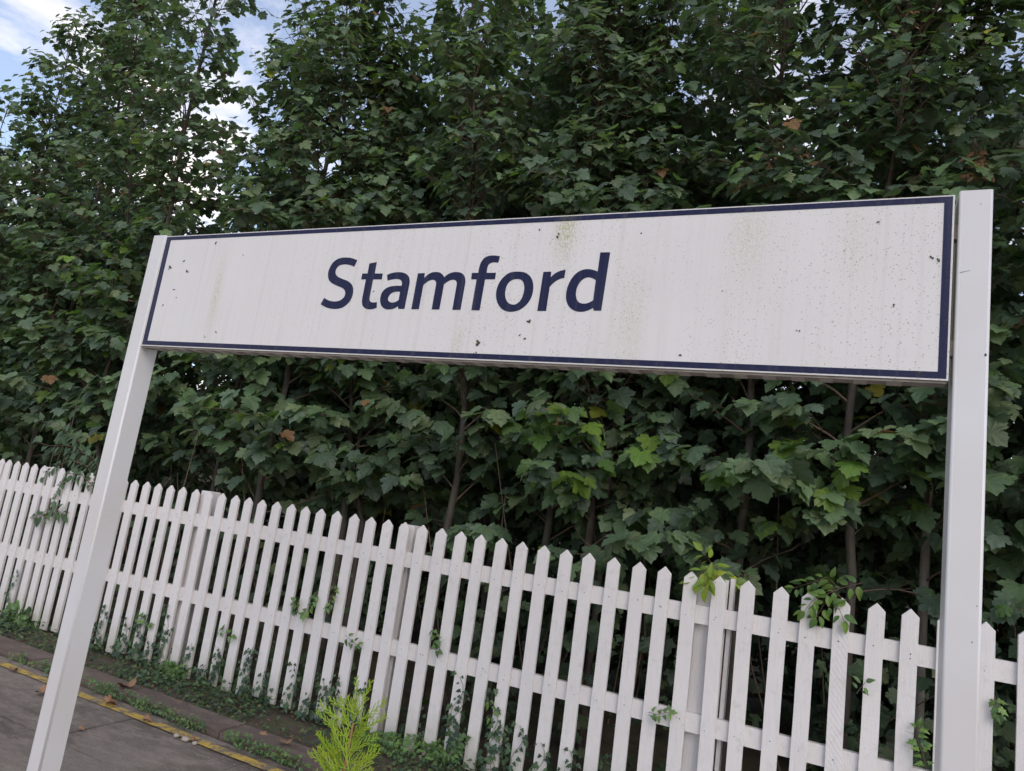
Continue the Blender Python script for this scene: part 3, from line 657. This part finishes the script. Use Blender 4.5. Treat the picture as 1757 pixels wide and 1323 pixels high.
# far trees behind the saplings: dense crowns right down to the ground; three built, the rest copied
def far_tree(rg,h,w,nl):
    root=empty('background_tree',(0,0,0),'x','tree','taller trees and thorn bushes behind the saplings')
    T=Tubes(7); n=8; zs=np.linspace(-.05,h*.92,n); lx=np.cumsum(rg.normal(0,.10,n)); st=np.column_stack([lx-lx[0],np.cumsum(rg.normal(0,.1,n)),zs]); st[0,:2]=0; T.add(st,np.linspace(.11,.015,n))
    B=Tubes(4); cl=[]
    for k in range(72):
        t=rg.uniform(.04,1); z=h*t; az=rg.uniform(0,6.28); rr=w*(math.sin(math.pi*min(1,(.18+.82*(1-t))))**.6 if t>.4 else 1)*rg.uniform(.35,1)
        c=np.array([math.cos(az)*rr,math.sin(az)*rr,z]); cl.append((c,rg.uniform(.35,.7),rg.uniform(.6,1.2)))
        zi=max(z-rr*.6,.1); b0=np.array([np.interp(zi,zs,st[:,0]),np.interp(zi,zs,st[:,1]),zi]); m_=(b0+c)/2+rg.normal(0,.08,3)
        B.add(np.array([b0,m_,c]),[.022,.014,.004],4)
    cw=rg.integers(0,len(cl),nl); P=[];AX=[];NN=[];SZ=[];CC=[]
    for i in cw:
        c,r,t=cl[i]; v=rg.normal(0,1,3); v=v/np.linalg.norm(v)*r*rg.random()**.4*[1,1,.75]
        P.append(c+v); h_=nrm(v*[1,1,.2]+rg.normal(0,.3,3)); AX.append(nrm(h_+[0,0,-rg.uniform(.2,1)])); NN.append(UP+rg.normal(0,.45,3)); SZ.append(rg.uniform(.07,.14)); CC.append(GREENS[rg.integers(6)]*t*rg.uniform(.7,1.2))
    T.obj('trunk',M_BARK,root); B.obj('branches',M_TWIG,root); link('crown',leaves_mesh('crown',P,AX,NN,SZ,CC,T_FAR),M_FAR,root)
    return root
far=[far_tree(np.random.default_rng(300+k),h,w,nl) for k,(h,w,nl) in enumerate(((5.2,1.5,9000),(6.0,1.7,10500),(4.6,1.4,8000)))]
FT=[(-17.5,9.2,0,1.0,'dark broad tree filling the far left corner behind the row of saplings'),(-15.0,8.6,1,.95,'round headed tree far back left of the narrow leader'),(-12.9,8.0,2,1.15,'low bushy tree seen beneath the leftmost sapling twigs'),
(-11.0,7.6,0,.95,'dense tree filling in behind the tall left saplings'),(-9.3,7.5,2,1.1,'bushy thorn behind the forked trunk'),(-7.8,7.6,1,.82,'leafy tree directly behind the left sign post'),(-6.3,7.4,2,1.05,'thorn bush behind the gap of sky left of the lettering'),
(-4.9,7.4,0,1.2,'dark tree standing behind the big S of the sign'),(-3.5,7.3,1,.85,'broad dark tree behind the middle of the lettering'),(-2.2,7.4,2,1.2,'bushy tree behind the last letters of the sign'),(-1.0,7.3,0,1.08,'dark tree behind the blank right half of the board'),
(.4,7.6,1,1.0,'dark tree behind the upper right corner of the board'),(1.8,7.4,2,1.25,'bushy tree seen through the leaves right of the right post'),(2.9,7.4,0,1.0,'dark tree off the right end of the fence')]
used=set()
for i,(x,y,k,s,lab) in enumerate(FT):
    if k not in used: o=far[k]; used.add(k)
    else:
        o=far[k].copy(); COL.objects.link(o)
        for ch in far[k].children:
            c_=ch.copy(); COL.objects.link(c_); c_.parent=o
    o.location=(x,y,0); o.rotation_euler=(0,0,i*1.7); o.scale=(s,s,s); o['label']=lab

# low undergrowth behind the fence: nobody could count it
LV=Leaves(); rg=np.random.default_rng(5)
for _ in range(2600):
    x=rg.uniform(-10,2.6); y=4.2+abs(rg.normal(0,.7)); cl_=math.sin(x*2.3)+math.sin(x*5.1+1)*.6
    if rg.random()>.45+.3*cl_: continue
    z=rg.random()**1.6*1.15
    p=np.array([x,y,z+.03]); a=rg.uniform(0,6.28)
    LV.add(p,nrm(np.array([math.cos(a),math.sin(a)-.3,-.5])),UP+np.array([0,-.8,0])+rg.normal(0,.4,3),rg.uniform(.05,.12),GREENS[rg.integers(6)]*rg.uniform(.6,1.1))
tag(LV.obj('undergrowth',M_LEAF,T_SYC),'dim leafy undergrowth in the shade behind the picket fence','undergrowth',kind='stuff')

# low thicket of bare stems in the gloom
B=Tubes(4)
for _ in range(90):
    x=rg.uniform(-10,2.6); y=rg.uniform(4.5,6.3); z1=rg.uniform(.8,2.3); p0=np.array([x,y,0]); p2_=p0+np.array([rg.normal(0,.35),rg.normal(0,.25),z1]); p2_[1]=max(p2_[1],4.4); B.add(np.array([p0,(p0+p2_)/2+rg.normal(0,.06,3),p2_]),[.008,.006,.003],4)
tag(B.obj('thicket_stems',M_TWIG),'bare brown stems tangled in the gloom under the saplings','stems',kind='stuff')

# ---------------------------------------------------------------- ivy, weeds, moss
def clump(x): return .5+.35*math.sin(x*2.9+.6)+.25*math.sin(x*7.3+2)
LV=Leaves(); rg=np.random.default_rng(77)
IV=np.array([(.028,.062,.030),(.040,.085,.038),(.060,.115,.040),(.085,.15,.04),(.10,.13,.045)])
for _ in range(15000):
    x=rg.uniform(-9.6,2.2); v=rg.random()**.75; y=3.99-v*.36
    if rg.random()>clump(x)*(1.35-1.1*v)+.12: continue
    z=.012+rg.random()**2*.075*(1.2-v)
    a=rg.uniform(0,6.28); LV.add(np.array([x,y,z]),np.array([math.cos(a),math.sin(a),-.15]),UP+rg.normal(0,.35,3)+[0,-.25,0],rg.uniform(.014,.036),IV[rg.integers(5)]*rg.uniform(.6,1.1))
tag(LV.obj('ground_ivy',M_IVY,T_IVY),'low ivy and moss creeping over the soil at the foot of the fence','ground cover',kind='stuff')
LV=Leaves(); B=Tubes(4)
for x in [-8.6,-8.1,-7.4,-6.9,-6.4,-5.75,-5.55,-5.35,-5.15,-4.95,-4.7,-4.4,-4.15,-4.0,-3.85,-3.66,-3.48,-3.3,-3.15,-3.0,-2.9,-2.75,-2.66,-2.3,-2.1,-1.95,-1.7,-1.6,-1.35,-1.1,-.62,-.3,.1,.9]:
    for rep in range(3):
        x0=x+rg.normal(0,.06); hh=rg.uniform(.08,.34) if rep else rg.uniform(.15,.52); n=int(hh/.045)+2
        P=np.array([[x0+.03*math.sin(k*.9+x*7)+.02*rep,FY-.006-.004*(k%2),.0+hh*k/n] for k in range(n+1)])
        inpicket=min(abs(x0-q) for q in PX)<.04
        if not inpicket: P[:,1]+=.05
        B.add(P,.0016,3)
        for k in range(1,n+1):
            for sg_ in (1,-1):
                if rg.random()<.12: continue
                LV.add(P[k]+np.array([sg_*rg.uniform(.004,.028),-rg.uniform(.004,.02),rg.normal(0,.01)]),np.array([sg_*rg.uniform(.2,1),-.25,-rg.uniform(.2,1)]),np.array([rg.normal(0,.3),-1,.5+rg.normal(0,.3)]),rg.uniform(.024,.056)*(1.1-.4*k/n),IV[rg.integers(3)]*rg.uniform(.6,1.0))
cv=tag(LV.obj('climbing_ivy',M_IVY,T_IVY),'dark green ivy climbing the lower ends of the white pickets','ivy',kind='stuff')
s_=B.obj('ivy_stems',M_TWIG); s_.parent=cv

def plant(name,label,cat,base,stems,leafspec,temps,matl,group=None,stemr=.002,cols=YOUNG,rg=None,colk=(.7,1.1)):
    """stems: list of polylines; leaves set in pairs along them"""
    rg=rg or np.random.default_rng(abs(hash(label))%1000 if False else sum(map(ord,label)))
    root=empty(name,base,label,cat,group); B=Tubes(4); LV=Leaves()
    for st in stems:
        st=np.asarray([list(p) for p in st],float); B.add(st,np.linspace(stemr,stemr*.5,len(st)),4)
        ln=np.r_[0,np.cumsum(np.linalg.norm(np.diff(st,axis=0),axis=1))]; sp,sz=leafspec; q=sp*.6
        while q<=ln[-1]:
            p=np.array([np.interp(q,ln,st[:,k]) for k in range(3)]); i=min(np.searchsorted(ln,q,'right')-1,len(st)-2); td=nrm(st[i+1]-st[i])
            s2=nrm(np.cross(td,[0,-1,.3]))
            for sg_ in (1,-1):
                if rg.random()<.1: continue
                a=nrm(s2*sg_+td*.5+np.array([0,-.2,-.35])+rg.normal(0,.2,3))
                LV.add(p+a*.012,a,np.array([0,-.7,.8])+rg.normal(0,.3,3),sz*rg.uniform(.65,1.15),cols[rg.integers(len(cols))]*rg.uniform(*colk))
            q+=sp
        a=nrm(st[-1]-st[-2]+[0,-.01,-.01]); LV.add(st[-1],a,np.array([0,-.8,.6])+rg.normal(0,.2,3),sz,cols[rg.integers(len(cols))]*rg.uniform(*colk))
    B.obj('stem',M_TWIG,root); LV.obj('leaves',matl,temps,root); return root
# drooping, elder-like shrub hanging over the fence at the left
def pin(pxs,Y): return [at(a,b_,Y) for a,b_ in pxs]
GRAYG=np.array([(.085,.14,.075),(.10,.165,.085),(.07,.12,.06)])
st=[pin(p,Y) for p,Y in (([(175,830),(160,790),(130,752),(95,728),(65,722)],4.15),([(175,830),(150,780),(120,765),(85,765),(60,758)],4.12),([(170,840),(150,800),(125,790),(95,800),(72,818)],4.02),([(160,835),(140,815),(115,812),(100,840),(90,868)],3.99),([(172,840),(168,800),(160,785),(140,776),(118,778)],4.1),([(90,868),(84,880),(70,886),(60,884)],3.985),([(90,868),(100,876),(108,884)],3.985))]
plant('elder_shrub','pale grey-green shrub with long narrow leaflets drooping over the pickets left of the left post','shrub',(at(172,840,4.15).x,4.2,0),st+[[(at(172,840,4.15).x,4.2,0),at(173,838,4.15)]],(.055,.085),T_OVAL,M_LEAF,stemr=.004,cols=GRAYG)
plant('climber','yellowing crinkled climber curling over the third fence post','climber',at(1235,1010,4.12),[pin([(1232,1030),(1228,1000),(1222,968),(1205,945)],4.09),pin([(1222,968),(1200,985),(1188,1000)],4.02),pin([(1228,1000),(1214,990),(1210,1010)],3.985),pin([(1222,968),(1240,985),(1262,1000)],4.12)],(.038,.070),T_OVAL,M_LEAF,cols=np.array([(.36,.42,.05),(.28,.40,.05),(.20,.30,.05)]))
plant('climber','fresh green leafy climber hanging between two pointed pickets near the right post','climber',at(1455,1010,4.1),[pin([(1480,1000),(1440,1010),(1415,1035),(1400,1060)],3.99),pin([(1415,1035),(1440,1045),(1448,1065)],3.985),pin([(1440,1010),(1395,1030),(1380,1048)],3.985),pin([(1440,1010),(1420,990),(1360,1010)],4.12)],(.036,.062),T_OVAL,M_LEAF,cols=np.array([(.12,.21,.045),(.09,.17,.05),(.16,.26,.05)]))
sp=[('leafy sprig poking through the fence left of the second post, upper of three','sprig',[(572,1000),(574,1018),(568,1035),(560,1046)]),
('leafy sprig poking through the pickets above the small conifer','sprig',[(545,1010),(540,1030),(530,1045),(520,1055)]),
('small green sprig low in a gap left of the second post','sprig',[(500,1050),(512,1042),(505,1030)]),
('thin sprig with three leaves lying against the lower rail','sprig',[(592,1090),(602,1098),(612,1106)]),
('trailing sprig hanging in a gap right of the second post','sprig',[(742,1075),(748,1095),(750,1118)]),
('bright green sprig low between pickets right of the small conifer','sprig',[(836,1195),(842,1210),(846,1222),(840,1232)]),
('bright sprig lying on the lower left pickets','sprig',[(372,1080),(385,1085),(400,1092)]),
('yellow green sprig between pickets just right of the left post','sprig',[(232,1060),(250,1062),(256,1072)]),
('dark sprig on the lower rail near the middle right','sprig',[(1112,1222),(1128,1226),(1150,1222)]),
('slim upright sprig in the gap left of the right post','sprig',[(1590,1318),(1582,1290),(1572,1262),(1576,1245)]),
('yellowish curled leaf on the picket right of the right post','sprig',[(1706,1192),(1710,1210),(1714,1228)]),
('broad leaved seedling at the foot of the pickets beyond the conifer','seedling',[(778,1290),(786,1276),(800,1268)]),
('leafy sprig between the upper pickets left of the left post','sprig',[(75,890),(90,880),(104,884)]),
('light sprig in the gap two pickets left of the right post','sprig',[(1470,1190),(1478,1178),(1486,1170)])]
for lab,cat,pp in sp:
    plant(cat if cat!='sprig' else 'leafy_sprig',lab,cat,at(*pp[0],3.98),[pin(pp,3.985)],(.030,.040),T_OVAL if 'sprig' in lab and len(lab)%2 else T_IVY,M_IVY,stemr=.0015,cols=np.array([(.10,.19,.04),(.14,.24,.05),(.07,.14,.04)]))
# weeds along the crack between paving and kerb
wl=[((25,1138),'dark leafy weed in the crack at the left edge'),((58,1158),'round leaved weed left of the left post in the crack'),((75,1168),'pale weed beside the left post foot'),((150,1198),'low weed in the crack right of the left post'),((168,1203),'feathery weed growing where the yellow line is broken'),((205,1220),'small weed beside the curled dry leaf'),((228,1232),'trailing weed on the broken yellow line'),((285,1255),'leafy weed beside the white pebbles'),((305,1265),'weed growing round the pebbles'),((370,1290),'small weed in the crack near the bottom edge'),((415,1305),'weed at the bottom of the photo beside the kerb'),((470,1318),'weed at the bottom edge left of the conifer')]
for (px,py),lab in wl:
    c=gz(px,py,.0); c.y=ky(c.x,3.375); rg=np.random.default_rng(px)
    stl=[[tuple(c),(c.x+rg.normal(0,.06),c.y-rg.uniform(-.01,.06),.035+rg.random()*.03),(c.x+rg.normal(0,.10),c.y-rg.uniform(-.01,.10),.02+rg.random()*.05)] for _ in range(rg.integers(3,9))]
    plant('weed',lab,'weed',c,stl,(.020,.021),T_OVAL if px%2 else T_IVY,M_IVY,group='weeds along the kerb crack',stemr=.0012,cols=np.array([(.085,.16,.045),(.06,.12,.045),(.12,.19,.05)]),rg=rg)
for (px,py),lab,sz in (((45,1073),'broad pale green dock leaves on the soil at the left end of the fence',.10),((212,1108),'bright green ground weed in front of pickets right of the left post',.05),((385,1165),'green weed clump at the foot of the left pickets',.045),((300,1165),'spreading weed on the soil strip',.04),((650,1290),'moss green weed clump behind the conifer',.035),((745,1305),'ferny weed clump at the bottom beside the pickets',.035)):
    c=gz(px,py,.0); rg=np.random.default_rng(px)
    stl=[[tuple(c),(c.x+rg.normal(0,.06),c.y-rg.uniform(-.04,.04),.05+rg.random()*.05),(c.x+rg.normal(0,.12),c.y-rg.uniform(-.05,.07),.03+rg.random()*.07)] for _ in range(14)]
    plant('ground_weed',lab,'weed',c,stl,(.035,sz),T_OVAL if sz>.06 else T_IVY,M_IVY,stemr=.0015,cols=np.array([(.11,.21,.04),(.08,.16,.04)]),rg=rg)

# dry fallen leaves and pebbles, each its own thing
def dry_leaf(p,size,ang,label,tint=1):
    V_,T_=T_SYC[int(size*1e4)%5]; a=Vector((math.cos(ang),math.sin(ang),.15)).normalized()
    me=leaves_mesh('dry_leaf',[np.array(p)],[np.array(a)],[np.array((.1,-.25,1))],[size],[BROWN[0]],[(V_*[1,1,2.6],T_)])
    o=link('dry_leaf',me,M_DRY); tag(o,label,'dry leaf','fallen dry leaves on the kerb and paving')
for (px,py),z,sz,an,lab in (((222,1178),.045,.10,2.9,'large curled brown leaf lying on the kerb right of the left post'),((68,1186),.02,.09,.4,'tan dry leaf on the paving against the left post'),((182,1206),.02,.075,1.2,'pale curled leaf in the weeds of the kerb crack'),((20,1150),.02,.05,2,'small dry leaf at the left edge of the paving'),((247,1235),.02,.05,.8,'small brown leaf beside the broken yellow line'),((310,1210),.02,.06,1.8,'buff leaf on the soil above the kerb'),((445,1262),.02,.06,.3,'crumpled leaf on the soil near the conifer'),((135,1250),.012,.03,.5,'tiny dry fragment on the paving'),((490,1275),.045,.07,2.2,'dark twisted leaf on the edge of the soil left of the conifer'),((330,1270),.012,.035,1.1,'tiny pale leaf near the pebbles')):
    c=gz(px,py,z); dry_leaf(c,sz,an,lab)
for (px,py),sz,lab in (((303,1262),.016,'pale pebble, leftmost of the three in the kerb crack'),((318,1268),.019,'largest pale pebble in the kerb crack'),((334,1275),.014,'pale pebble, rightmost of the three in the kerb crack')):
    c=gz(px,py,.012); bm=bm_new(); bmesh.ops.create_icosphere(bm,subdivisions=2,radius=sz)
    for v in bm.verts: v.co=Vector((v.co.x*1.3,v.co.y,v.co.z*.7))*(1+.15*math.sin(v.co.x*300+px)); v.co+=c
    tag(bm_obj('pebble',bm,plain('pebble_stone',(.42,.36,.31),.85,.3,90,var_c=(.30,.25,.21)),smooth=True),lab,'pebble')
# leaf litter on the soil: uncountable
LV=Leaves(); rg=np.random.default_rng(91)
for _ in range(2600):
    x=rg.uniform(-9.5,2.5); y=rg.uniform(3.6,4.6); a=rg.uniform(0,6.28)
    LV.add(np.array([x,y,.012+rg.random()*.01]),np.array([math.cos(a),math.sin(a),.05]),UP+rg.normal(0,.4,3),rg.uniform(.008,.030),BROWN[rg.integers(2)]*rg.uniform(.4,1.1))
tag(LV.obj('leaf_litter',M_IVY,T_OVAL),'brown crumbs of dead leaf scattered on the soil strip','leaf litter',kind='stuff')

# ---------------------------------------------------------------- hanging bunches of sycamore keys
def keys(px,py,Y,n,label,s=1):
    c=np.array(at(px,py,Y)); rg=np.random.default_rng(px)
    root=empty('seed_bunch',c,label,'seeds','hanging bunches of brown sycamore keys'); B=Tubes(3); LV=Leaves()
    for k in range(n):
        e_=c+np.array([rg.normal(0,.035),rg.normal(0,.03),-rg.uniform(.02,.17)])*s; B.add(np.array([c+[0,0,.05],(c+e_)/2+rg.normal(0,.008,3),e_]),[.0015,.001,.001],3)
        for sg_ in (1,-1): LV.add(e_,np.array([sg_*.8,rg.normal(0,.4),-.7+rg.normal(0,.2)]),rg.normal(0,1,3)+[0,-1,0],.034*s*rg.uniform(.8,1.1),BROWN[0])
    B.obj('stalks',M_TWIG,root); me=leaves_mesh('keys',LV.p,LV.a,LV.n,LV.s,LV.c,T_OVAL); link('keys',me,M_KEY,root)
keys(1672,250,4.55,16,'bunch of reddish brown seed keys above the top of the right post',1.25)
keys(1332,245,4.6,8,'small bunch of brown seed keys above the blank half of the board')
keys(1360,250,4.62,7,'faint bunch of brown seed keys just right of another small bunch')
keys(1560,15,4.7,7,'dry seed bunch high up at the top edge of the photo')

# ---------------------------------------------------------------- lime conifer in the foreground
CY=2.6
cb=at(597,1290,CY); croot=empty('dwarf_conifer',(cb.x,CY,0),'small lime green conifer with feathery sprays in front of the pickets at the bottom','conifer')
TB=Tubes(6); TF=Tubes(3); rg=np.random.default_rng(8)
TB.add(np.array([[cb.x-.02,CY,0],[cb.x-.01,CY,.25],list(cb),list(at(606,1240,CY))]),[.012,.009,.006,.004])
def spray(p0,d,Ln,level,bend):
    n=max(4,int(Ln/.012)); P=[np.array(p0)]; d=nrm(np.array(d,float))
    for k in range(n):
        d=nrm(d+np.array(bend)*.03+rg.normal(0,.03,3)); P.append(P[-1]+d*Ln/n)
    P=np.array(P); TF.add(P,np.linspace([.0018,.0022,.0028,.0035][level],.0011,len(P)),3)
    if level==0: return
    plane=nrm(np.cross(d,[0.15*rg.normal(),-1,.1*rg.normal()]))
    stp=[0,1,1,2][level]; 
    for k in range(1,n,stp):
        t=k/n; s=1 if (k//stp)%2 else -1
        ll=[0,.020,.07,.13][level]*(1-.75*t)*rg.uniform(.6,1.2)
        if level==3 and t<.15: continue
        td=nrm(P[min(k+1,n)]-P[k-1]); spray(P[k],td*1.0+plane*s*.50+rg.normal(0,.07,3)+np.array([0,0,.15]),max(ll,.008),level-1,(0,0,.6))
def sprayto(pxs,Y,level=2):
    P=np.array([list(at(a,b_,Y)) for a,b_ in pxs]); d=P[-1]-P[0]; spray(P[0],d,np.linalg.norm(d),level,(0,0,.4))
b0=(606,1238)
for pxs,Y in (([b0,(616,1200),(618,1160)],CY),([b0,(635,1205),(640,1172)],CY-.01),([(606,1243),(645,1225),(664,1205)],CY),([(610,1225),(580,1195),(562,1205)],CY-.02),([(604,1248),(560,1230),(550,1210)],CY-.03),([b0,(600,1200),(592,1195)],CY+.03),
   ([(600,1270),(560,1250),(540,1222)],CY-.03),([(598,1285),(560,1290),(538,1292)],CY-.04),([(600,1265),(650,1240),(662,1218)],CY+.02),([(598,1290),(635,1280),(650,1262)],CY-.02),([(600,1255),(585,1215),(578,1200)],CY-.04),([(598,1310),(620,1310),(645,1300)],CY-.03),([(597,1320),(560,1320),(532,1300)],CY-.04),([(598,1300),(570,1275),(565,1240)],CY-.06),([(598,1320),(590,1290),(585,1250)],CY-.07),([(598,1345),(635,1320),(652,1290)],CY-.06),([(598,1350),(560,1330),(545,1290)],CY-.07),([(598,1280),(620,1250),(632,1228)],CY+.03)):
    sprayto(pxs,Y,2)
for k in range(30):
    a=k*2.4; z=rg.uniform(.06,.40); b_=np.array([cb.x-.01,CY,z]); d=np.array([math.cos(a),math.sin(a)*.8,.75]); spray(b_,d,rg.uniform(.15,.23),2,(0,0,1.0))
TB.obj('stem',M_CONB,croot); TF.obj('foliage',M_CON,croot)
